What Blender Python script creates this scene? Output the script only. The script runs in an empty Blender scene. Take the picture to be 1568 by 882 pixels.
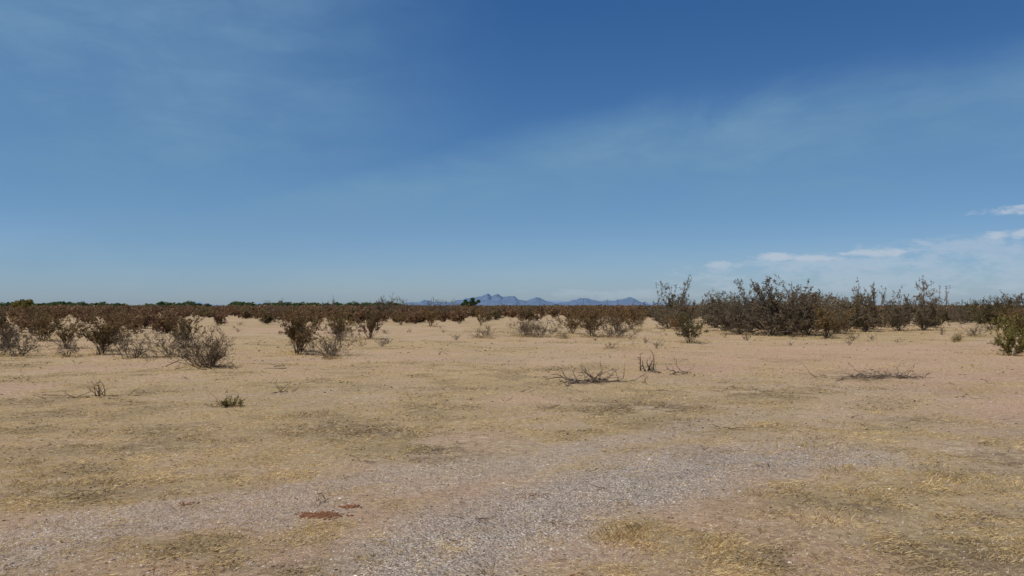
import bpy, math, numpy as np
from mathutils import Vector
R = np.random.default_rng(7)
scene = bpy.context.scene
scene.view_settings.view_transform = 'Standard'
scene.view_settings.look = 'None'
scene.view_settings.exposure = 0

# ------------------------------------------------------------------ noise
def _h(ix, iy, s):
    n = (ix.astype(np.int64)*374761393 + iy.astype(np.int64)*668265263 + s*1442695041) & 0xffffffff
    n = ((n ^ (n >> 13))*1274126177) & 0xffffffff
    n = n ^ (n >> 16)
    return (n & 0xffff)/65535.0
def vnoise(x, y, s=0):
    ix = np.floor(x); iy = np.floor(y); fx = x-ix; fy = y-iy
    fx = fx*fx*(3-2*fx); fy = fy*fy*(3-2*fy)
    a = _h(ix, iy, s); b = _h(ix+1, iy, s); c = _h(ix, iy+1, s); d = _h(ix+1, iy+1, s)
    return (a*(1-fx)+b*fx)*(1-fy)+(c*(1-fx)+d*fx)*fy
def fbm(x, y, s=0, o=4):
    t = 0; a = .5; n = 0
    for i in range(o):
        t = t+a*vnoise(x, y, s+i*17); n += a; a *= .5; x = x*2.03+5.1; y = y*2.03+1.7
    return t/n
def sst(a, b, v):
    t = np.clip((v-a)/(b-a), 0, 1); return t*t*(3-2*t)

def height(x, y):
    r = np.sqrt(x*x+y*y)
    f = 1-sst(60, 200, r)
    return f*(0.06*(fbm(x/16, y/16, 3, 2)-.5)*sst(4, 25, r) + 0.05*(fbm(x/1.6, y/1.6, 9, 5)-.5)*(1-.7*sst(12, 30, r)))
def hz(x, y):
    return float(height(np.array([float(x)]), np.array([float(y)]))[0])

# ------------------------------------------------------------------ ground cover map (metres)
def pathdist(x, y, pts):
    best = np.full(x.shape, 1e9)
    for (ax, ay), (bx, by) in zip(pts[:-1], pts[1:]):
        dx, dy = bx-ax, by-ay
        t = np.clip(((x-ax)*dx+(y-ay)*dy)/(dx*dx+dy*dy), 0, 1)
        best = np.minimum(best, np.hypot(x-ax-t*dx, y-ay-t*dy))
    return best
TRACK = [(-1.6, 2.5), (-.8, 4.7), (-.2, 5.7), (.6, 6.8), (1.8, 8.0), (3.2, 9.2)]
RUT2 = [(-5, 4.2), (-2.6, 5.9), (-.9, 7.4), (1.8, 10.2), (4.6, 12.6), (9, 17), (16, 23)]
def blob(x, y, cx, cy, rx, ry):
    return np.exp(-(((x-cx)/rx)**2+((y-cy)/ry)**2))
def masks(x, y):
    wx = x+1.6*(fbm(x/1.5, y/1.5, 41, 4)-.5); wy = y+2.0*(fbm(x/1.5, y/1.5, 57, 4)-.5)
    n1 = fbm(x/2.6, y/2.2, 21, 4); n2 = fbm(x/.7, y/.6, 33, 4); n3 = fbm(x/7, y/9, 71, 4)
    r = np.hypot(x, y)
    dt = pathdist(wx, wy, TRACK); d2 = pathdist(wx, wy, RUT2)
    gravel = (1-sst(.3, 1.25, dt))*sst(11.5, 8, r)
    gravel = np.maximum(gravel, .5*(1-sst(.15, .65, d2))*sst(14, 9, r))
    bare = np.maximum(.8*(1-sst(.2, .8, d2)), .85*(1-sst(.5, 1.3, dt)))
    for b in [(.4, 13.6, .9, 1.6), (8.5, 12.5, 3, 2.2), (9, 26, 7, 5), (16, 30, 8, 4), (-4.6, 5.2, .9, .5), (-1.4, 6.2, .7, .3),
              (2, 24, 5, 2.0), (-13, 52, 7, 7), (2, 7.9, .9, .5), (9, 19, 3, 2), (-3.2, 4.9, 1.2, .4), (-1.2, 7.3, .8, .3)]:
        bare = np.maximum(bare, .9*blob(wx, wy, *b))
    straw = sst(.36, .56, .5*n1+.5*n2+.12*(n3-.5))*.9
    for b, w in [((-5, 10.5, 3.2, 3.6), .9), ((3.4, 7.0, 1.5, 1.6), 1.), ((3.6, 5.6, 1.6, 1.0), .9), ((3.2, 9.3, .8, .9), .9), ((-2.6, 8.2, 1.6, 1.0), .9),
                 ((-3, 18, 5, 3), .7), ((.75, 5.6, .25, .22), 1), ((1.35, 5.4, .2, .2), .8), ((-10, 33, 6, 8), .9), ((-5, 33, 5, 4), .9), ((1, 16, 3, 1.2), .6), ((-3.5, 6.9, 2.2, .9), .8)]:
        straw = np.maximum(straw, w*blob(wx, wy, *b)*(.5+n2))
    straw = straw*(1-.85*bare)
    dark = sst(.55, .67, n1*.45+n2*.55)*.55
    for b, w in [((-.75, 8.7, .5, .65), 1.4), ((-2.2, 10.6, 1.2, .9), 1.), ((1.9, 12.7, 1.3, .9), 1.3), ((4.6, 14.8, 1.6, 1.0), 1.),
                 ((5.7, 11.4, .7, .7), 1.), ((3.5, 6.6, 1.1, .6), 1.), ((2.0, 5.3, .5, .3), .9), ((-4.3, 9.6, 1.2, .6), .75), ((3.1, 5.3, .9, .4), .9),
                 ((-6.5, 13, 2, .8), .75), ((1.6, 16.6, 1.1, .5), .8), ((8.3, 17.8, 1.5, .7), .8), ((6.8, 15.6, 1.4, .7), .8), ((-3.6, 6.6, 1.2, .3), .7),
                 ((-5.8, 8.3, 1.2, .4), .7), ((-2, 5.2, .8, .25), .5), ((2.9, 10.5, 1.2, .4), .7), ((-4, 15.5, 2, .6), .7), ((5, 8.4, .8, .5), .9), ((-.8, 12.8, .9, .3), .6), ((-1.6, 16, 2, .4), .6)]:
        dark = np.maximum(dark, w*blob(wx, wy, *b)*sst(.28, .55, n2))
    dark = np.clip(dark*(1-.7*bare), 0, 1)
    far = sst(110, 320, r)
    red = np.clip(sst(.42, .60, fbm(x/5, y/4, 91, 4))*.8+.95*blob(wx, wy, 12, 28, 10, 7)+.5*blob(wx, wy, .4, 13.6, 1, 1.6)+.6*blob(wx, wy, 8.5, 12.5, 3, 2.5), 0, 1)
    return dict(gravel=gravel, bare=bare, straw=straw, dark=dark, red=red, far=far)

# ------------------------------------------------------------------ mesh helper
def mesh_from(name, verts, parts, mats, attrs=None, smooth=False):
    me = bpy.data.meshes.new(name)
    verts = np.asarray(verts, dtype=np.float32)
    me.vertices.add(len(verts)); me.vertices.foreach_set('co', verts.ravel())
    nl = sum(f.size for f, m in parts); nf = sum(len(f) for f, m in parts)
    me.loops.add(nl); me.polygons.add(nf)
    li = np.concatenate([f.ravel() for f, m in parts]).astype(np.int32)
    tot = np.concatenate([np.full(len(f), f.shape[1]) for f, m in parts]).astype(np.int32)
    st = np.concatenate([[0], np.cumsum(tot)[:-1]]).astype(np.int32)
    me.loops.foreach_set('vertex_index', li)
    me.polygons.foreach_set('loop_start', st)
    for m in mats: me.materials.append(m)
    me.polygons.foreach_set('material_index', np.concatenate([np.full(len(f), m) for f, m in parts]).astype(np.int32))
    me.polygons.foreach_set('use_smooth', np.full(nf, smooth))
    if attrs:
        for k, v in attrs.items():
            a = me.attributes.new(k, 'FLOAT', 'POINT'); a.data.foreach_set('value', np.asarray(v, dtype=np.float32).ravel())
    me.update(calc_edges=True)
    return me
def add_obj(name, me, loc=(0, 0, 0), rz=0, sc=(1, 1, 1)):
    o = bpy.data.objects.new(name, me); scene.collection.objects.link(o)
    o.location = loc; o.rotation_euler = (0, 0, rz); o.scale = sc
    return o

# ------------------------------------------------------------------ materials
class NT:
    def __init__(s, tree): s.t = tree; s.n = tree.nodes; s.l = tree.links
    def put(s, sock, v):
        if isinstance(v, bpy.types.NodeSocket): s.l.new(v, sock)
        else: sock.default_value = v
    def m(s, op, a, b=0.0, c=None, clamp=False):
        n = s.n.new('ShaderNodeMath'); n.operation = op; n.use_clamp = clamp
        s.put(n.inputs[0], a); s.put(n.inputs[1], b)
        if c is not None: s.put(n.inputs[2], c)
        return n.outputs[0]
    def mix(s, f, a, b, bt='MIX'):
        n = s.n.new('ShaderNodeMix'); n.data_type = 'RGBA'; n.blend_type = bt
        s.put(n.inputs['Factor'], f); s.put(n.inputs[6], a); s.put(n.inputs[7], b); return n.outputs[2]
    def ss(s, v, a, b, lo=0., hi=1.):
        n = s.n.new('ShaderNodeMapRange'); n.interpolation_type = 'SMOOTHSTEP'
        s.put(n.inputs[0], v); n.inputs[1].default_value = a; n.inputs[2].default_value = b
        n.inputs[3].default_value = lo; n.inputs[4].default_value = hi; return n.outputs[0]
    def noise(s, vec, sc, det=4, rough=.55, dist=0):
        n = s.n.new('ShaderNodeTexNoise'); s.put(n.inputs['Vector'], vec); n.inputs['Scale'].default_value = sc
        n.inputs['Detail'].default_value = det; n.inputs['Roughness'].default_value = rough; n.inputs['Distortion'].default_value = dist
        return n.outputs[0]
    def attr(s, k):
        n = s.n.new('ShaderNodeAttribute'); n.attribute_name = k; return n.outputs['Fac']
    def vmul(s, vec, v):
        n = s.n.new('ShaderNodeVectorMath'); n.operation = 'MULTIPLY'; s.put(n.inputs[0], vec); n.inputs[1].default_value = v; return n.outputs[0]
    def dot(s, vec, v):
        n = s.n.new('ShaderNodeVectorMath'); n.operation = 'DOT_PRODUCT'; s.put(n.inputs[0], vec); n.inputs[1].default_value = v; return n.outputs['Value']
    def ramp(s, f, cols):
        n = s.n.new('ShaderNodeValToRGB'); s.put(n.inputs[0], f); e = n.color_ramp.elements
        e[0].position = cols[0][0]; e[0].color = (*cols[0][1], 1); e[1].position = cols[-1][0]; e[1].color = (*cols[-1][1], 1)
        for p, c in cols[1:-1]:
            k = e.new(p); k.color = (*c, 1)
        return n.outputs[0]
def newmat(name, rough=.95):
    m = bpy.data.materials.new(name); m.use_nodes = True
    b = m.node_tree.nodes['Principled BSDF']; b.inputs['Roughness'].default_value = rough
    b.inputs['Specular IOR Level'].default_value = .12
    return m, NT(m.node_tree), b
def island_mat(name, cols, transl=0.0, rough=.9, objvar=0.0):
    m, t, b = newmat(name, rough)
    g = t.n.new('ShaderNodeNewGeometry')
    c = t.ramp(g.outputs['Random Per Island'], cols)
    pn = t.noise(g.outputs['Position'], 1.7, 2)
    c = t.mix(1.0, c, t.ramp(pn, [(.3, (.7, .7, .7)), (.7, (1.25, 1.22, 1.15))]), 'MULTIPLY')
    if objvar:
        oi = t.n.new('ShaderNodeObjectInfo')
        c = t.mix(1.0, c, t.ramp(oi.outputs['Random'], [(0, (1-objvar, 1-objvar, 1-objvar)), (.5, (1, 1+objvar*.4, 1)), (1, (1+objvar, 1+objvar*.6, 1))]), 'MULTIPLY')
    t.l.new(c, b.inputs['Base Color'])
    if transl:
        tr = t.n.new('ShaderNodeBsdfTranslucent'); t.l.new(c, tr.inputs[0])
        mx = t.n.new('ShaderNodeMixShader'); mx.inputs[0].default_value = transl
        t.l.new(b.outputs[0], mx.inputs[1]); t.l.new(tr.outputs[0], mx.inputs[2])
        t.l.new(mx.outputs[0], t.n['Material Output'].inputs['Surface'])
    return m

# ground
gm, t, b = newmat('desert_soil')
geo = t.n.new('ShaderNodeNewGeometry'); P = geo.outputs['Position']
nL = t.noise(P, .35, 5); nM = t.noise(P, 2.2, 6, .68); nF = t.noise(P, 14, 6, .78); nG = t.noise(P, 55, 4, .8); nK = t.noise(P, 5.5, 8, .80, .4)
sand = t.mix(t.ss(nM, .35, .65), (.58, .405, .26, 1), (.53, .39, .25, 1))
sand = t.mix(t.m('MULTIPLY', t.attr('red'), .8), sand, (.60, .375, .245, 1))
straw = t.mix(t.ss(nK, .40, .60), (.40, .27, .12, 1), (.68, .50, .245, 1))
sf = t.m('MULTIPLY', t.attr('straw'), t.ss(t.m('ADD', nF, t.m('MULTIPLY', nM, .5)), .55, .85, .45, 1.))
col = t.mix(sf, sand, straw)
vo = t.n.new('ShaderNodeTexVoronoi'); t.l.new(P, vo.inputs['Vector']); vo.inputs['Scale'].default_value = 48
sp = t.n.new('ShaderNodeSeparateColor'); t.l.new(vo.outputs['Color'], sp.inputs[0])
grav = t.ramp(sp.outputs[0], [(0, (.32, .25, .20)), (.3, (.50, .41, .325)), (.7, (.64, .54, .44)), (1, (.80, .71, .61))])
gf = t.m('MULTIPLY', t.attr('gravel'), t.ss(nM, .3, .65, .5, 1.))
col = t.mix(t.m('MULTIPLY', gf, .85), col, grav)
df = t.m('MULTIPLY', t.attr('dark'), t.ss(nK, .42, .56, .2, 1.))
col = t.mix(t.m('MULTIPLY', df, .85, clamp=True), col, (.15, .105, .065, 1))
nb = t.m('SUBTRACT', 1., t.m('MULTIPLY', t.attr('bare'), .55))
sk = t.ss(nG, .55, .64); col = t.mix(t.m('MULTIPLY', t.m('MULTIPLY', sk, .7), nb), col, (.17, .11, .07, 1))
sk2 = t.m('MULTIPLY', t.ss(nK, .53, .63), .66); col = t.mix(t.m('MULTIPLY', sk2, nb), col, (.26, .17, .10, 1))
sk3 = t.m('MULTIPLY', t.ss(nK, .47, .38), .6); col = t.mix(t.m('MULTIPLY', sk3, nb), col, (.74, .57, .37, 1))
col = t.mix(1.0, col, t.ramp(nL, [(.3, (.90, .89, .87)), (.7, (1.06, 1.06, 1.06))]), 'MULTIPLY')
col = t.mix(1.0, col, t.ramp(nG, [(.32, (.55, .55, .55)), (.66, (1.34, 1.34, 1.34))]), 'MULTIPLY')
col = t.mix(1.0, col, t.ramp(nF, [(.34, (.67, .65, .63)), (.64, (1.2, 1.2, 1.2))]), 'MULTIPLY')
col = t.mix(t.attr('far'), col, (.15, .092, .052, 1))
t.l.new(col, b.inputs['Base Color'])
hgt = t.m('ADD', t.m('ADD', t.m('MULTIPLY', nF, .6), t.m('MULTIPLY', nK, .8)), t.m('ADD', t.m('MULTIPLY', nG, .25), t.m('MULTIPLY', t.m('MULTIPLY', vo.outputs['Distance'], -.8), t.attr('gravel'))))
bp = t.n.new('ShaderNodeBump'); bp.inputs['Strength'].default_value = 1.; bp.inputs['Distance'].default_value = .035
t.l.new(hgt, bp.inputs['Height']); t.l.new(bp.outputs[0], b.inputs['Normal'])

def grow_axis(start, stop, step, g):
    o = [start]
    while o[-1] < stop: o.append(o[-1]+step); step *= g
    return np.array(o)
ya = np.concatenate([-grow_axis(0, 3000, .8, 1.2)[::-1][:-1], np.arange(0, 3, .3), np.arange(3, 16, .08), grow_axis(16, 14000, .1, 1.022)])
xp = np.concatenate([np.arange(0, 10, .1), grow_axis(10, 14000, .12, 1.035)])
xa = np.concatenate([-xp[::-1][:-1], xp])
X, Y = np.meshgrid(xa, ya); nx, ny = len(xa), len(ya)
Z = height(X, Y)
V = np.stack([X.ravel(), Y.ravel(), Z.ravel()], 1)
i = np.arange(ny-1)[:, None]*nx+np.arange(nx-1)[None, :]
F = np.stack([i, i+1, i+nx+1, i+nx], -1).reshape(-1, 4)
mk = masks(V[:, 0], V[:, 1])
add_obj('desert_ground', mesh_from('desert_ground', V, [(F, 0)], [gm], mk, True))

# ------------------------------------------------------------------ plants
def tubes(seg):
    p0 = np.array([s[0] for s in seg]); p1 = np.array([s[1] for s in seg])
    r0 = np.array([s[2] for s in seg])[:, None]; r1 = np.array([s[3] for s in seg])[:, None]
    d = p1-p0; d /= np.linalg.norm(d, axis=1, keepdims=True)+1e-9
    a = np.cross(d, np.where(np.abs(d[:, 2:3]) > .9, [[1., 0, 0]], [[0, 0, 1.]])); a /= np.linalg.norm(a, axis=1, keepdims=True)+1e-9
    c = np.cross(d, a); vs = []
    for p, r in ((p0, r0), (p1, r1)):
        for k in range(3):
            an = 2*math.pi*k/3; vs.append(p+r*(a*math.cos(an)+c*math.sin(an)))
    v = np.stack(vs, 1).reshape(-1, 3); b0 = np.arange(len(seg))[:, None]*6
    f = np.concatenate([b0+np.array([[k, (k+1) % 3, (k+1) % 3+3, k+3]]) for k in range(3)])
    return v, f
def leafquads(pts, size, rng, elong=1.6):
    n = len(pts); a = rng.normal(size=(n, 3)); a /= np.linalg.norm(a, axis=1, keepdims=True)
    b_ = rng.normal(size=(n, 3)); b_ = np.cross(a, b_); b_ /= np.linalg.norm(b_, axis=1, keepdims=True)
    s = size*rng.uniform(.5, 1.4, (n, 1))
    v = np.stack([pts-a*s*elong*.5, pts+b_*s*.5, pts+a*s*elong*.5, pts-b_*s*.5], 1).reshape(-1, 3)
    return v, np.arange(n*4).reshape(-1, 4)
def plant(seed, H=1.3, spread=.9, stems=14, kids=(5, 4), tilt=(8, 50), leaf=.03, nleaf=6, r0=.013, wob=.18, leafmin=.35, up=.08, twig=.003, elong=1.6):
    rng = np.random.default_rng(seed); seg = []; lp = []
    def br(p, d, L, r, lev):
        n = 4 if lev == 0 else (3 if lev == 1 else 2)
        q = p
        for i in range(n):
            d = d+rng.normal(size=3)*wob+np.array([0, 0, up if lev == 0 else up*.7]); d /= np.linalg.norm(d)
            q2 = q+d*L/n; q2[2] = max(q2[2], .02)
            ra = max(twig, r*(1-.75*i/n)); rb = max(twig, r*(1-.75*(i+1)/n)); seg.append((q, q2, ra, rb))
            if lev < len(kids):
                k = kids[lev]/n; k = int(k)+(rng.random() < k-int(k))
                if lev == 0 and i == 0: k = 0 if rng.random() < .6 else 1
                for _ in range(k):
                    f = rng.random(); o = q+(q2-q)*f; e = d+rng.normal(size=3)*.55+np.array([0, 0, .12]); e /= np.linalg.norm(e)
                    br(o, e, L*rng.uniform(.3, .62)*(.8 if lev else .75), ra*.55, lev+1)
            if lev >= 1 and nleaf and q2[2] > leafmin*H:
                nn = rng.poisson(nleaf*(1 if lev == len(kids) else .4))
                for _ in range(nn): lp.append(q+(q2-q)*rng.random()+rng.normal(size=3)*leaf*.8)
            q = q2
    for s in range(stems):
        az = 2*math.pi*(s+rng.uniform(-.4, .4))/stems; ti = math.radians(rng.uniform(*tilt))
        d = np.array([math.sin(ti)*math.cos(az), math.sin(ti)*math.sin(az), math.cos(ti)])
        p = np.array([rng.normal()*.06*spread, rng.normal()*.06*spread, -.03])
        br(p, d, H*rng.uniform(.6, 1.08)*(1+.25*(ti/1.)*(spread-.5)), r0*rng.uniform(.6, 1.1), 0)
    v, f = tubes(seg); parts = [(f, 0)]
    if lp:
        lv, lf = leafquads(np.array(lp), leaf, rng, elong); parts.append((lf+len(v), 1)); v = np.concatenate([v, lv])
    top = np.percentile(v[:, 2], 99.5); v = v*(H/top)
    return v, parts

bark = island_mat('grey_twig_bark', [(0, (.085, .064, .048)), (.5, (.155, .12, .09)), (1, (.27, .215, .16))], objvar=.1)
barkd = island_mat('dark_stem_bark', [(0, (.06, .039, .027)), (.6, (.125, .083, .057)), (1, (.23, .16, .108))], objvar=.15)
deadw = island_mat('weathered_wood', [(0, (.10, .07, .05)), (.5, (.20, .145, .105)), (1, (.36, .28, .21))])
rust = island_mat('rusty_creosote_foliage', [(0, (.14, .08, .04)), (.4, (.25, .15, .072)), (.8, (.34, .22, .105)), (1, (.27, .23, .09))], .3, objvar=.2)
olive = island_mat('olive_creosote_foliage', [(0, (.085, .068, .034)), (.5, (.17, .135, .064)), (1, (.30, .245, .11))], .3, objvar=.2)
rustf = island_mat('scrub_foliage', [(0, (.18, .098, .055)), (.5, (.28, .165, .095)), (1, (.37, .24, .135))], .3)
olivef = island_mat('scrub_foliage_olive', [(0, (.13, .095, .045)), (.5, (.22, .16, .08)), (1, (.31, .235, .115))], .3)
ygreen = island_mat('yellow_green_foliage', [(0, (.12, .11, .03)), (.5, (.25, .215, .06)), (1, (.44, .36, .12))], .3)
green = island_mat('tree_foliage', [(0, (.055, .09, .035)), (.5, (.10, .155, .06)), (1, (.17, .225, .085))], .3)
grey = island_mat('grey_dry_foliage', [(0, (.085, .063, .046)), (.5, (.155, .118, .082)), (1, (.27, .21, .145))], .25, objvar=.1)
strawm = island_mat('dry_grass', [(0, (.48, .32, .14)), (.5, (.71, .51, .24)), (1, (.86, .68, .39))], .25)
darkw = island_mat('dead_weed', [(0, (.10, .064, .040)), (.6, (.20, .135, .08)), (1, (.34, .245, .145))])
stone = island_mat('pebble_stone', [(0, (.25, .19, .15)), (.35, (.45, .365, .29)), (.8, (.64, .54, .44)), (1, (.80, .71, .61))])
soil_red = island_mat('red_clod', [(0, (.16, .065, .03)), (1, (.28, .13, .065))])

def pm(name, spec, mats): 
    v, p = spec; return mesh_from(name, v, p, mats)
creo = [pm('creosote_mesh', plant(100+k, 1.3, .9, 14, (6, 5), (6, 46), .03, 5.5, leafmin=.25, wob=.2), [barkd, rust]) for k in range(5)]
creo_o = [pm('creosote_olive_mesh', plant(120+k, 1.3, .9, 14, (7, 5), (6, 52), .03, 6, leafmin=.25), [barkd, olive]) for k in range(2)]
greyb = [pm('grey_bush_mesh', plant(140+k, 1.0, 1.3, 17, (7, 5), (15, 78), .022, 1.6, wob=.26, up=.05, leafmin=.1, r0=.012), [bark, grey]) for k in range(3)]
sprawl = pm('sprawling_bush_mesh', plant(160, 1.05, 1.4, 22, (7, 6), (12, 80), .02, 1.5, wob=.3, up=.03, leafmin=.25, r0=.018), [barkd, grey])
mesq = [pm('mesquite_mesh', plant(180+k, 3.0, 1.3, 16, (9, 6, 2), (6, 66), .05, 2.6, wob=.22, up=.05, leafmin=.1, r0=.035, twig=.008, elong=2.6), [island_mat('mesquite_bark', [(0, (.12, .09, .068)), (.5, (.21, .163, .122)), (1, (.34, .27, .20))], objvar=.15), island_mat('mesquite_twiglets', [(0, (.12, .09, .063)), (.5, (.21, .16, .11)), (1, (.34, .265, .18))], .25, objvar=.15)]) for k in range(4)]
mesq_o = [pm('mesquite_leafy_mesh', plant(190+k, 2.6, 1.2, 14, (8, 6, 2), (6, 60), .055, 4, wob=.22, up=.05, leafmin=.12, r0=.03, twig=.007), [barkd, olive]) for k in range(3)]

bush_sites = []
def put(name, me, x, y, h, base, wx=1.0):
    s = h/base; o = add_obj(name, me, (x, y, hz(x, y)), R.uniform(0, 6.28), (s*wx, s*wx, s)); bush_sites.append((x, y, s*wx*base*.6)); return o
C = 'creosote_bush'; M = 'mesquite_shrub'; D = 'dry_bush'
for kind, x, y, h, w in [
    ('g', -15.7, 25.6, 1.1, 1.15), ('g', -16.6, 25.8, 1.0, 1.1), ('r', -13.4, 26.2, 1.25, 1.1), ('r', -14.5, 28.5, 1.35, 1.1), ('g', -11.6, 24.6, .9, 1.4), ('g', -10.6, 25.2, .9, 1.2), ('r', -16.6, 30, 1.4, 1.1), ('r', -12.6, 31, 1.35, 1.1), ('g', -13.9, 25.2, .6, 1.2),
    ('r', -19.5, 31, 1.45, 1.2), ('r', -18.2, 37, 1.45, 1.2), ('r', -21, 36, 1.45, 1.2),
    ('s', -7.8, 20.8, 1.15, .95), ('g', -8.3, 21.4, .85, 1.),
    ('r', -7.1, 26.6, 1.5, .85), ('r', -7.4, 28.2, 1.5, .8), ('g', -5.75, 25.6, .95, 1.0), ('g', -5.4, 24.3, .55, .8), ('r', -7.9, 37, 1.35, .95), ('r', -6.8, 38.6, 1.4, .9), ('r', -8.8, 41, 1.4, 1.), ('r', -9.4, 35, 1.35, .8),
    ('r', -9.1, 66, 1.5, .9), ('r', -6.2, 61, 1.45, .9), ('r', -2.5, 65, 1.55, .9), ('g', -1.4, 40, .62, 1.1), ('g', .55, 42, .95, 1.2), ('g', 1.6, 41.4, .95, 1.3), ('r', .9, 44, 1.05, 1.1),
    ('g', 2.55, 39.4, .4, 1.2), ('r', 4.2, 42, 1.5, 1.15), ('g', 5.2, 41, 1.2, 1.3), ('r', 3.4, 46, 1.5, 1.1), ('r', 7.9, 53, 1.7, 1.1), ('r', 6.6, 50, 1.5, 1.1), ('r', 5.2, 54, 1.6, 1.1),
    ('o', 7.65, 34.6, 1.3, 1.15), ('m', 12.3, 60, 3.4, .75), ('n', 14.6, 58, 2.5, .9), ('m', 13.2, 50, 2.3, 1.05), ('m', 12.7, 44.9, 2.2, 1.15), ('m', 13.7, 42.4, 3.0, .9), ('m', 14.7, 43.2, 2.7, 1.), ('n', 15.2, 44, 2.3, 1.),
    ('m', 16.2, 44, 2.2, 1.1), ('r', 15.5, 39.6, 1.7, 1.1), ('m', 18.6, 46, 2.1, 1.), ('n', 20.2, 49, 2.1, 1.), ('m', 21.8, 49.5, 2.85, .7), ('m', 26.6, 52, 3.15, .7), ('m', 24.6, 51, 2.0, 1.), ('n', 23.6, 55, 2.2, 1.),
    ('m', 10.9, 56, 2.1, 1.1), ('m', 17.2, 48, 2.2, 1.1), ('m', 13.9, 47, 2.4, 1.1), ('r', 10.3, 50, 1.7, 1.), ('g', 24.2, 42, .65, 1.2), ('y', 15.95, 25.8, 1.1, 1.15), ('y', 17.2, 27.2, 1.3, 1.), ('y', 19.8, 35.8, .4, 1.), ('r', 29.5, 47, 1.6, 1.1), ('o', 31, 52, 2., 1.1), ('r', 28.3, 44.5, 1.5, 1.2)]:
    if kind == 'r': put(C, creo[R.integers(5)], x, y, h, 1.3, w)
    elif kind == 'o': put(C, creo_o[R.integers(2)], x, y, h, 1.3, w)
    elif kind == 'g': put(D, greyb[R.integers(3)], x, y, h, 1.0, w)
    elif kind == 's': put(D, sprawl, x, y, h, 1.05, w)
    elif kind == 'm': put(M, mesq[R.integers(4)], x, y, h, 3.0, w)
    elif kind == 'n': put(M, mesq_o[R.integers(3)], x, y, h, 2.6, w)
    elif kind == 'y':
        put('brittlebush', pm('brittlebush_mesh', plant(int(x*10), 1.3, 1, 16, (6, 5), (6, 60), .03, 9, leafmin=.1), [barkd, ygreen]), x, y, h, 1.3, w)
for k in range(50):
    d = R.uniform(52, 92); a = R.uniform(.25, .72); x = a*d
    h = 1.4+1.35*R.random()**1.6
    if R.random() < .5: put(M, mesq[R.integers(4)], x, d, h, 3.0, R.uniform(.9, 1.2))
    else: put(M, mesq_o[R.integers(3)], x, d, h, 2.6, R.uniform(.9, 1.2))

def scatter(name, protos, inst, mats):
    vs = []; fs = {}; off = 0
    inst = np.array(inst)
    for k, (v, parts) in enumerate(protos):
        q = inst[inst[:, 5] == k]
        if not len(q): continue
        c, s = np.cos(q[:, 3]), np.sin(q[:, 3])
        x = v[None, :, 0]*q[:, 4:5]*q[:, 6:7]; y = v[None, :, 1]*q[:, 4:5]*q[:, 6:7]
        w = np.stack([x*c[:, None]-y*s[:, None]+q[:, 0:1], x*s[:, None]+y*c[:, None]+q[:, 1:2], v[None, :, 2]*q[:, 4:5]+q[:, 2:3]], -1)
        n = len(v)
        for f, m in parts:
            m = m if m == 0 else 1+(k % (len(mats)-1))
            ff = (f[None]+(np.arange(len(q))*n)[:, None, None]+off).reshape(-1, f.shape[1]); fs.setdefault((m, f.shape[1]), []).append(ff)
        vs.append(w.reshape(-1, 3)); off += n*len(q)
    return add_obj(name, mesh_from(name, np.concatenate(vs), [(np.concatenate(f), m) for (m, _), f in fs.items()], mats))
def field(n, r0, r1, amax, hfun, nproto, fac):
    out = []
    while len(out) < n:
        r = math.sqrt(R.uniform(r0*r0, r1*r1)); a = R.uniform(-amax, amax); x = r*math.sin(a); y = r*math.cos(a)
        if not fac(x, y, a): continue
        out.append((x, y, hz(x, y), R.uniform(0, 6.28), hfun(a), R.integers(nproto), R.uniform(.9, 1.4)))
    return out
midp = [plant(300+k, 1., .9, 10, (5, 3), (6, 50), .07, 4, leafmin=.12, twig=.006) for k in range(6)]
farp = [plant(320+k, 1., .9, 6, (3,), (6, 55), .2, 5, leafmin=.03, twig=.014) for k in range(6)]
def okm(x, y, a):
    lim = 50 if a < -.3 else (60 if a < -.2 else (70 if a < .12 else 58))
    if math.hypot(x, y) < lim: return False
    if math.hypot((x+17)/7, (y-62)/9) < 1: return False
    return float(fbm(np.array([x/14]), np.array([y/14]), 5, 3)[0]) > (.46 if y < 105 else .3)
hf = lambda a: R.uniform(1.0, 1.6)
inst = field(680, 50, 140, .72, hf, 6, okm)
scatter('creosote_scrub', midp, inst, [barkd, rustf, rustf, olivef])
inst = field(2500, 130, 420, .75, lambda a: R.uniform(1.2, 1.75), 6, lambda x, y, a: True)+field(1900, 420, 1500, .72, lambda a: R.uniform(1.4, 2.2), 6, lambda x, y, a: True)
scatter('distant_scrub', farp, inst, [barkd, rustf, olivef, rustf])
smallp = [plant(340+k, 1., 1.1, 9, (5,), (10, 75), .05, 2, twig=.006, leafmin=.1) for k in range(3)]
sm = []
for k in range(130):
    d = R.uniform(30, 75); a = R.uniform(-.66, .66); sm.append((a*d, d, hz(a*d, d), R.uniform(0, 6), R.uniform(.12, .4), R.integers(3), R.uniform(.9, 1.6)))
scatter('low_weeds', smallp, sm, [barkd, grey, rust])

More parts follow.
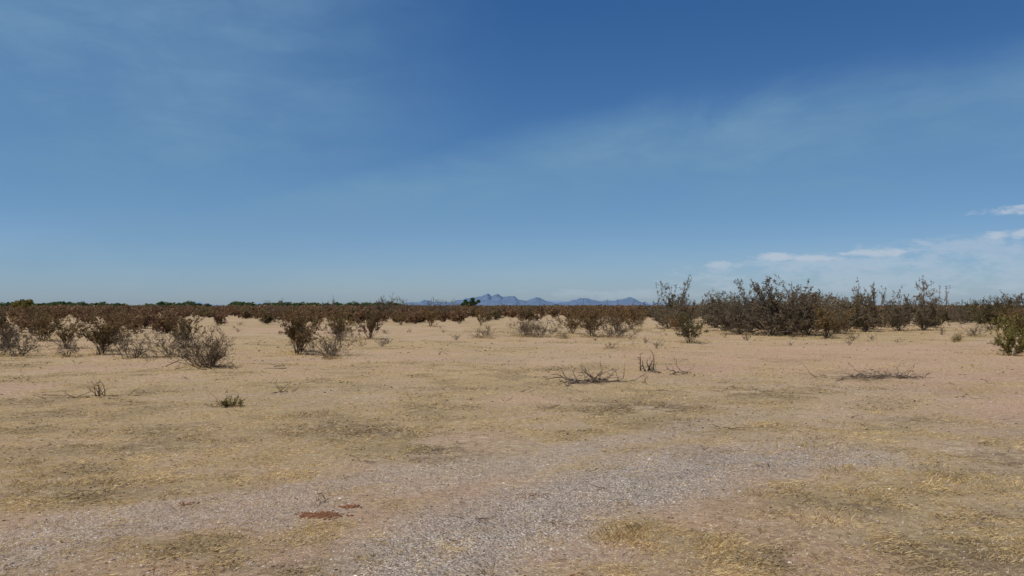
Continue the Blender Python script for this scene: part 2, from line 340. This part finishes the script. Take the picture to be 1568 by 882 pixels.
def treeproto(seed, H=4.2, W=2.4, n=900):
    rng = np.random.default_rng(seed); seg = []
    for s in range(5):
        az = rng.uniform(0, 6.28); top = np.array([math.cos(az)*W*.3, math.sin(az)*W*.3, H*rng.uniform(.5, .8)])
        m = np.array([top[0]*.4, top[1]*.4, H*.3]); seg += [(np.array([0, 0, -.1]), m, .12, .08), (m, top, .08, .02)]
    lob = [(rng.normal(size=3)*[W*.33, W*.33, H*.13]+[0, 0, H*.6], rng.uniform(.35, .6)*W*.6) for _ in range(14)]
    pts = []
    for c, r in lob:
        d = rng.normal(size=(n//14, 3)); d /= np.linalg.norm(d, axis=1, keepdims=True); pts.append(c+d*r*rng.uniform(.5, 1, (len(d), 1))*[1, 1, .75])
    pts = np.concatenate(pts); pts = pts[pts[:, 2] > .15*H]
    v, f = tubes(seg); lv, lf = leafquads(pts, .24, rng); return np.concatenate([v, lv]), [(f, 0), (lf+len(v), 1)]
trp = [treeproto(400+k) for k in range(4)]
inst = []
for k in range(330):
    a = R.uniform(-.68, -.14) if k < 290 else R.uniform(-.15, .6); d = R.uniform(400, 620)
    if k < 290 and vnoise(np.array([a*28]), np.array([3.]), 8)[0] < .12: continue
    inst.append((a*d, d, -.3, R.uniform(0, 6.28), R.uniform(.70, 1.0)*(1 if k < 290 else .65), R.integers(4), 1.7))
scatter('distant_tree_line', trp, inst, [barkd, green])
for x, y, s in [(-12.6, 255, 1.05), (-15.5, 262, .8), (-88, 145, .76)]:
    add_obj('palo_verde_tree', mesh_from('palo_verde', *treeproto(int(y), n=2500), [barkd, green if y > 200 else ygreen]), (x, y, 0), 0, (s, s, s))
for x, y, h in [(-12.5, 80, 2.5), (-11.6, 84, 2.3), (-8.3, 88, 2.3), (-7.2, 92, 2.2), (-23, 78, 2.1), (-27, 120, 2.6)]:
    put(M, mesq[R.integers(4)], x, y, h, 3.0, .7)

# ------------------------------------------------------------------ mountains
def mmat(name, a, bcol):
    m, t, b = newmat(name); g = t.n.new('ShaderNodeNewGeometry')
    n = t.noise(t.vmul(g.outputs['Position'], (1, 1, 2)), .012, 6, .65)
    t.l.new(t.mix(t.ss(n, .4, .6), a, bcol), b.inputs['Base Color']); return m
mm = mmat('haze_tinted_rock', (.115, .17, .255, 1), (.145, .205, .295, 1)); mm2 = mmat('paler_haze_tinted_rock', (.20, .28, .40, 1), (.23, .315, .43, 1))  # blue of the distant haze painted into the rock base colours
def ridge(name, prof, y0, depth, mat, seed):
    px = np.array([p[0] for p in prof], float); ph = np.array([p[1] for p in prof], float)
    xs = np.arange(px[0], px[-1]+1, (px[-1]-px[0])/260); ysd = np.linspace(-1, 1, 41)
    Xg, Yg = np.meshgrid(xs, ysd)
    prf = np.interp(xs, px, ph)[None, :]
    yy = Yg*depth
    tent = 1-np.abs(Yg)**.9
    rn = fbm(Xg/110, yy/130, seed, 5); rid = 1-np.abs(2*fbm(Xg/170, yy/300, seed+9, 4)-1)
    Zg = prf*tent*(.6+.4*rid+.3*(rn-.5))*1.08+prf*.16*(fbm(Xg/40, yy/90, seed+3, 3)-.5)-8*(1-tent)
    V = np.stack([Xg.ravel(), (yy+y0).ravel(), Zg.ravel()], 1); n = len(xs)
    i = np.arange(40)[:, None]*n+np.arange(n-1)[None]; F = np.stack([i, i+1, i+n+1, i+n], -1).reshape(-1, 4)
    add_obj(name, mesh_from(name, V, [(F, 0)], [mat]))
K = 6.5
pr = [(612, 0), (622, 5), (632, 6), (641, 5), (650, 10), (657, 9), (666, 6), (680, 7), (690, 6), (700, 9), (708, 9), (715, 13), (724, 13), (733, 16), (740, 16), (747, 19), (753, 15), (762, 17), (770, 13), (778, 15), (788, 15), (796, 11), (806, 9), (816, 12), (826, 12), (838, 7), (848, 5), (862, 5), (872, 7), (884, 11), (896, 12), (906, 9), (915, 7), (928, 8), (940, 10), (952, 11), (965, 13), (974, 10), (985, 5), (1002, 0)]
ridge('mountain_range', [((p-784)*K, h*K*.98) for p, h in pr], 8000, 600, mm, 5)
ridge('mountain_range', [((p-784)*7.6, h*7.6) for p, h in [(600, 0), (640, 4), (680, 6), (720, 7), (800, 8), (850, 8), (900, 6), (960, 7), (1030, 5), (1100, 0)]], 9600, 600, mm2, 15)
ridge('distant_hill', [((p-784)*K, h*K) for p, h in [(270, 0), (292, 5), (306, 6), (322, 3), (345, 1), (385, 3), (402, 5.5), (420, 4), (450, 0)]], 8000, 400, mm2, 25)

# ------------------------------------------------------------------ utility poles
wood = island_mat('pole_wood', [(0, (.14, .105, .085)), (1, (.22, .17, .135))])
import bmesh
from mathutils import Matrix
def pole(x, y, H):
    bm = bmesh.new()
    bmesh.ops.create_cone(bm, cap_ends=True, segments=10, radius1=.17, radius2=.11, depth=H, matrix=Matrix.Translation((0, 0, H/2)))
    for z, w in ((H-.5, 2.4), (H-1.5, 1.8)):
        bmesh.ops.create_cube(bm, size=1, matrix=Matrix.Translation((0, -.19, z)) @ Matrix.Diagonal((w, .12, .14, 1)))
        for sx in (-.45, -.2, .2, .45):
            bmesh.ops.create_cone(bm, cap_ends=True, segments=8, radius1=.05, radius2=.03, depth=.2, matrix=Matrix.Translation((sx*w, -.19, z+.17)))
    me = bpy.data.meshes.new('utility_pole'); bm.to_mesh(me); bm.free(); me.materials.append(wood)
    add_obj('utility_pole', me, (x, y, 0), .4)
for x, y, H in [(227, 420, 12), (80, 900, 9.5), (107, 900, 8.8), (118, 900, 8.8), (31, 900, 8.5)]: pole(x, y, H)

# ------------------------------------------------------------------ dead branches & small plants
def debris(name, x, y, spec_list, seed, mat=deadw):
    rng = np.random.default_rng(seed); seg = []
    for n, L, rad, el, sp in spec_list:
        for _ in range(n):
            p = np.array([rng.normal()*sp, rng.normal()*sp*.5, .02]); az = rng.uniform(0, 6.28); e = math.radians(rng.uniform(*el))
            d = np.array([math.cos(az)*math.cos(e), math.sin(az)*math.cos(e), math.sin(e)]); q = p; LL = L*rng.uniform(.5, 1.1); r = rad*rng.uniform(.6, 1.1)
            for i in range(5):
                d = d+rng.normal(size=3)*.2; d /= np.linalg.norm(d); q2 = q+d*LL/5; q2[2] = max(q2[2], .012)
                seg.append((q, q2, r*(1-.17*i), r*(1-.17*(i+1))))
                if rng.random() < .6:
                    e2 = d+rng.normal(size=3)*.6; e2 /= np.linalg.norm(e2); q3 = q2+e2*LL*.25; q3[2] = max(q3[2], .01); seg.append((q2, q3, r*.45, r*.2))
                q = q2
    v, f = tubes(seg); add_obj(name, mesh_from(name, v, [(f, 0)], [mat]), (x, y, hz(x, y)), 0)
debris('dead_branches', 1.75, 16.9, [(20, .7, .017, (0, 35), .22), (18, .6, .013, (-2, 12), .5), (3, .4, .016, (45, 75), .12)], 1)
debris('dead_branches', 1.25, 16.5, [(8, .9, .016, (0, 6), .2)], 12)
debris('dead_stump', 3.3, 19.6, [(5, .42, .028, (60, 88), .07), (5, .5, .014, (0, 35), .12)], 2)
debris('dead_branches', 3.7, 18.9, [(8, .7, .016, (0, 12), .25)], 3)
debris('brush_pile', 8.3, 17.9, [(60, .55, .012, (0, 10), .42), (20, .35, .011, (5, 28), .3)], 4, deadw)
debris('brush_pile', 6.9, 17.5, [(10, .6, .009, (0, 8), .3)], 14)
debris('dead_stump', -7.15, 14.0, [(9, .44, .012, (50, 88), .05), (10, .6, .008, (0, 8), .35)], 5, barkd)
debris('dead_branches', -4.55, 12.8, [(12, .25, .008, (15, 70), .07), (10, .35, .006, (0, 8), .2)], 6, barkd)
debris('dead_branches', -4.1, 14.7, [(9, .25, .009, (5, 50), .1)], 7, barkd)
debris('dead_branches', -2.15, 26.2, [(4, .3, .01, (5, 50), .1)], 8, barkd)
debris('dead_branches', -7.0, 20.2, [(12, 1.0, .014, (0, 25), .7)], 9, barkd)
debris('dead_branches', 4.3, 15.5, [(6, .4, .008, (0, 12), .5)], 10)
for k in range(34):
    dd = 6*(5.5)**R.random(); debris('fallen_twig', R.uniform(-.62, .62)*dd, dd, [(int(R.integers(1, 5)), R.uniform(.1, .3), .004+.0002*dd, (0, 14), .06)], 600+k, barkd if k % 2 else deadw)
def weed(x, y, h, seed, m=ygreen):
    me = pm('weed', plant(seed, h, 1.1, 10, (5,), (10, 65), .016, 5, leafmin=.05, r0=.005, twig=.0022), [barkd, m]); add_obj('small_weed', me, (x, y, hz(x, y)))
weed(-4.5, 12.85, .17, 500)

def lumps(name, sites, mat):
    base = np.array([[1, 0, 0], [0, 1, 0], [-1, 0, 0], [0, -1, 0], [.6, .6, .5], [-.6, .6, .5], [-.6, -.6, .5], [.6, -.6, .5], [0, 0, .85]], float)
    tri = np.array([[0, 1, 4], [1, 2, 5], [2, 3, 6], [3, 0, 7], [1, 5, 4], [2, 6, 5], [3, 7, 6], [0, 4, 7], [4, 5, 8], [5, 6, 8], [6, 7, 8], [7, 4, 8]])
    s = np.asarray(sites); n = len(s); rng = np.random.default_rng(3)
    v = base[None]*(1+rng.normal(size=(n, 9, 3))*.16)
    an = rng.uniform(0, 6.28, n); c, si = np.cos(an)[:, None], np.sin(an)[:, None]; asp = rng.uniform(.6, 1, (n, 1))
    vx = v[:, :, 0]; vy = v[:, :, 1]*asp
    w = np.stack([(vx*c-vy*si)*s[:, 3:4]+s[:, 0:1], (vx*si+vy*c)*s[:, 3:4]+s[:, 1:2], v[:, :, 2]*s[:, 3:4]*rng.uniform(.5, .9, (n, 1))+s[:, 2:3]-.1*s[:, 3:4]], -1)
    f = (tri[None]+(np.arange(n)*9)[:, None, None]).reshape(-1, 3)
    return add_obj(name, mesh_from(name, w.reshape(-1, 3), [(f, 0)], [mat]))
cl = []
for cx, cy, n, s, sz in [(-1.44, 6.15, 420, .075, .015), (-1.28, 6.42, 140, .03, .016), (-2.6, 6.5, 40, .05, .01), (.17, 6.85, 70, .08, .010), (.4, 5.95, 80, .10, .008), (.4, 4.75, 40, .1, .012), (-2.1, 4.9, 30, .12, .01)]:
    for _ in range(n):
        x = cx+R.normal()*s; y = cy+R.normal()*s*.6; cl.append((x, y, hz(x, y), sz*R.uniform(.4, 1.3)))
lumps('soil_clods', cl, soil_red)

N = 210000
d = 3.2*(26/3.2)**R.random(N); x = R.uniform(-.78, .78, N)*d; mk = masks(x, d)
p = .14+.7*mk['gravel']+.15*mk['bare']; k = R.random(N) < p*np.clip(1.1-(d-4)/24, .1, 1)
x = x[k]; d = d[k]; sz = .003+.0055*R.random(len(x))**3+.0003*d; sz = np.where(R.random(len(x)) < .015, sz*2.1, sz)
lumps('pebbles', np.stack([x, d, height(x, d), sz], 1), stone)
N = 60000
d = 4*(38/4)**R.random(N); x = R.uniform(-.75, .75, N)*d; mk = masks(x, d); cm = fbm(x/.9, d/.7, 133, 3)
k = R.random(N) < np.clip((.05+.55*mk['dark']+.12*mk['straw'])*sst(.42, .62, cm)*1.6+.014, 0, 1)
x = x[k]; d = d[k]; sz = (.003+.0010*d)*(.4+1.3*R.random(len(x))**2.5)
lumps('plant_litter', np.stack([x, d, height(x, d), sz], 1), darkw)

def blades(name, x, y, L, W, lean, mat):
    n = len(x); az = R.uniform(0, 6.283, n); z = height(x, y)
    le = lean; hx = np.cos(az)*np.sin(le)*L; hy = np.sin(az)*np.sin(le)*L; hh = np.cos(le)*L
    pxv = -np.sin(az)*W*.5; pyv = np.cos(az)*W*.5
    a = np.stack([x-pxv, y-pyv, z], 1); b_ = np.stack([x+pxv, y+pyv, z+W*.3], 1); m = np.stack([x+hx*.55+pxv*.6, y+hy*.55+pyv*.6, z+hh*.7+.003], 1)
    c = np.stack([x+hx, y+hy, z+hh+.003], 1)
    v = np.stack([a, b_, m, c], 1).reshape(-1, 3)
    i = np.arange(n)[:, None]*4; f = np.concatenate([i+np.array([[0, 1, 2]]), i+np.array([[0, 2, 3]])])
    return add_obj(name, mesh_from(name, v, [(f, 0)], [mat]))
def gsc(N, key, thr, dmax=60):
    d = 3.3*(dmax/3.3)**R.random(N); x = R.uniform(-.78, .78, N)*d; mk = masks(x, d)
    cl = fbm(x/.22, d/.22, 61, 3)
    k = R.random(N) < np.clip(mk[key]*sst(.42, .62, cl)*1.4+thr, 0, 1)
    return x[k], d[k]
x, y = gsc(440000, 'straw', .02); n = len(x)
blades('dry_grass', x, y, R.uniform(.02, .06, n)*(1+.008*y), .0018+.0004*y, R.uniform(1.2, 1.55, n), strawm)
x, y = gsc(330000, 'dark', .025); n = len(x)
blades('dead_weed_litter', x, y, R.uniform(.015, .055, n)*(1+.008*y), .0018+.00045*y, R.uniform(1.2, 1.55, n), darkw)
tx = []; ty = []
for cx, cy, n, s in [(.78, 5.6, 420, .11), (.9, 5.75, 160, .08), (1.35, 5.4, 160, .09), (3.2, 7.9, 150, .13), (3.0, 6.9, 120, .1), (4.0, 7.6, 180, .2), (2.1, 6.9, 80, .1), (4.4, 7.0, 220, .25), (3.4, 9.3, 260, .3), (2.3, 6.1, 100, .15), (3.3, 5.2, 200, .2)]:
    tx.append(cx+R.normal(size=n)*s); ty.append(cy+R.normal(size=n)*s)
for bx, by, br in bush_sites:
    if by < 62:
        n = 260; a = R.uniform(0, 6.28, n); r = np.abs(R.normal(size=n))*br*.9; tx.append(bx+np.cos(a)*r); ty.append(by+np.sin(a)*r)
for _ in range(140):
    dd = 4*(9)**R.random(); xx = R.uniform(-.7, .7)*dd; n = int(R.uniform(5, 16)); tx.append(xx+R.normal(size=n)*.03); ty.append(dd+R.normal(size=n)*.03)
tx = np.concatenate(tx); ty = np.concatenate(ty); n = len(tx)
blades('grass_tufts', tx, ty, R.uniform(.03, .085, n)*(1+.04*np.clip(ty-10, 0, 30)), .0016+.00038*ty, np.abs(R.normal(size=n))*.5+.55, strawm)

# ------------------------------------------------------------------ light
EL, AZ = math.radians(64), math.radians(240)
sd = Vector((math.sin(AZ)*math.cos(EL), math.cos(AZ)*math.cos(EL), math.sin(EL)))
L = bpy.data.lights.new('sun', 'SUN'); L.energy = 3.15; L.angle = math.radians(1.0); L.color = (1, .955, .89)
so = bpy.data.objects.new('sun', L); scene.collection.objects.link(so); so.rotation_euler = (-sd).to_track_quat('-Z', 'Y').to_euler(); so.location = (-20, -10, 40)

w = bpy.data.worlds.new('World'); scene.world = w; w.use_nodes = True
t = NT(w.node_tree); bg = t.n['Background']; bg.inputs['Strength'].default_value = .1
sky = t.n.new('ShaderNodeTexSky'); sky.sky_type = 'NISHITA'; sky.sun_disc = False; sky.sun_elevation = EL; sky.sun_rotation = AZ
sky.air_density = 1.0; sky.dust_density = .6; sky.ozone_density = 3.0; sky.altitude = 300
tc = t.n.new('ShaderNodeTexCoord'); G = tc.outputs['Generated']
def DIR(px, py): return Vector(((px-784)/1230, 1, (468-py)/1230)).normalized()
def nrm(A, B):
    n = DIR(*A).cross(DIR(*B)).normalized()
    if n.z > 0: n = -n
    return tuple(n)      # positive below the line
big = t.noise(t.vmul(G, (1, 1, 2.4)), 2.6, 5, .58, .5); fine = t.noise(t.vmul(G, (2, 2, 6)), 5, 5, .58, .5)
wob = t.m('MULTIPLY', t.m('SUBTRACT', big, .5), .08)
sx = t.n.new('ShaderNodeSeparateXYZ'); t.l.new(G, sx.inputs[0])
d1 = t.m('ADD', t.dot(G, nrm((850, 185), (1568, 45))), wob)
veil = t.m('MULTIPLY', t.ss(d1, -.015, .055), t.ss(t.m('ADD', t.dot(G, nrm((784, 400), (1568, 330))), wob), -.13, .03, 1, .3))
leftz = t.m('MULTIPLY', t.ss(sx.outputs[0], .02, -.40), t.ss(t.m('ADD', sx.outputs[2], wob), .0, .22))
veil = t.m('MAXIMUM', veil, t.m('MULTIPLY', leftz, .9))
veil = t.m('MULTIPLY', veil, t.ss(big, .3, .7, .6, 1.))
veil = t.m('MULTIPLY', veil, t.ss(fine, .3, .7, .75, 1.08))
c = sky.outputs[0]
tint = t.mix(t.ss(sx.outputs[2], -.02, .20), (.66, .78, 1.04, 1), (.35, .57, .79, 1))
tint = t.mix(t.ss(sx.outputs[2], .18, .42), tint, (.25, .51, .78, 1))
c = t.mix(1.0, c, tint, 'MULTIPLY')
c = t.mix(t.m('MULTIPLY', veil, .9), c, (1.75, 3.25, 4.85, 1))
az = t.m('ARCTAN2', sx.outputs[0], sx.outputs[1]); el = t.m('ARCSINE', sx.outputs[2])
cn = t.noise(t.vmul(G, (1, 1, 3)), 26, 6, .68, .3)
tot = None
for px, py, wx, wy, s in [(1101, 405, 22, 6, .6), (1240, 393, 75, 7, .8), (1352, 387, 48, 7, .8), (1300, 405, 180, 15, .42), (1480, 383, 130, 17, .42), (1545, 323, 50, 7, .8), (1575, 358, 42, 8, .75), (1400, 425, 260, 24, .35), (960, 450, 120, 8, .25), (1600, 400, 90, 16, .42)]:
    A = math.atan2((px-784)/1230, 1); E = math.asin(DIR(px, py).z); ka = 1230/wx*.9; ke = 1230/wy*.95
    q = t.m('ADD', t.m('POWER', t.m('MULTIPLY', t.m('ABSOLUTE', t.m('SUBTRACT', az, A)), ka), 2.), t.m('POWER', t.m('MULTIPLY', t.m('ABSOLUTE', t.m('SUBTRACT', el, E)), ke), 2.))
    v = t.m('SUBTRACT', 1., q); v = t.m('ADD', v, t.m('MULTIPLY', t.m('SUBTRACT', cn, .48), 5.5)); v = t.m('MULTIPLY', t.ss(v, -.1, 1.3), t.m('MULTIPLY', t.ss(q, 1.2, 4., 1, 0), s))
    tot = v if tot is None else t.m('MAXIMUM', tot, v)
c = t.mix(tot, c, (4.8, 5.5, 6.4, 1))
t.l.new(c, bg.inputs['Color'])

# ------------------------------------------------------------------ camera
cd = bpy.data.cameras.new('camera'); cd.sensor_width = 36; cd.lens = 28.25; cd.clip_start = .05; cd.clip_end = 30000
co = bpy.data.objects.new('camera', cd); scene.collection.objects.link(co); co.location = (0, 0, 1.6); co.rotation_euler = (math.radians(90+1.26), 0, 0)
scene.camera = co
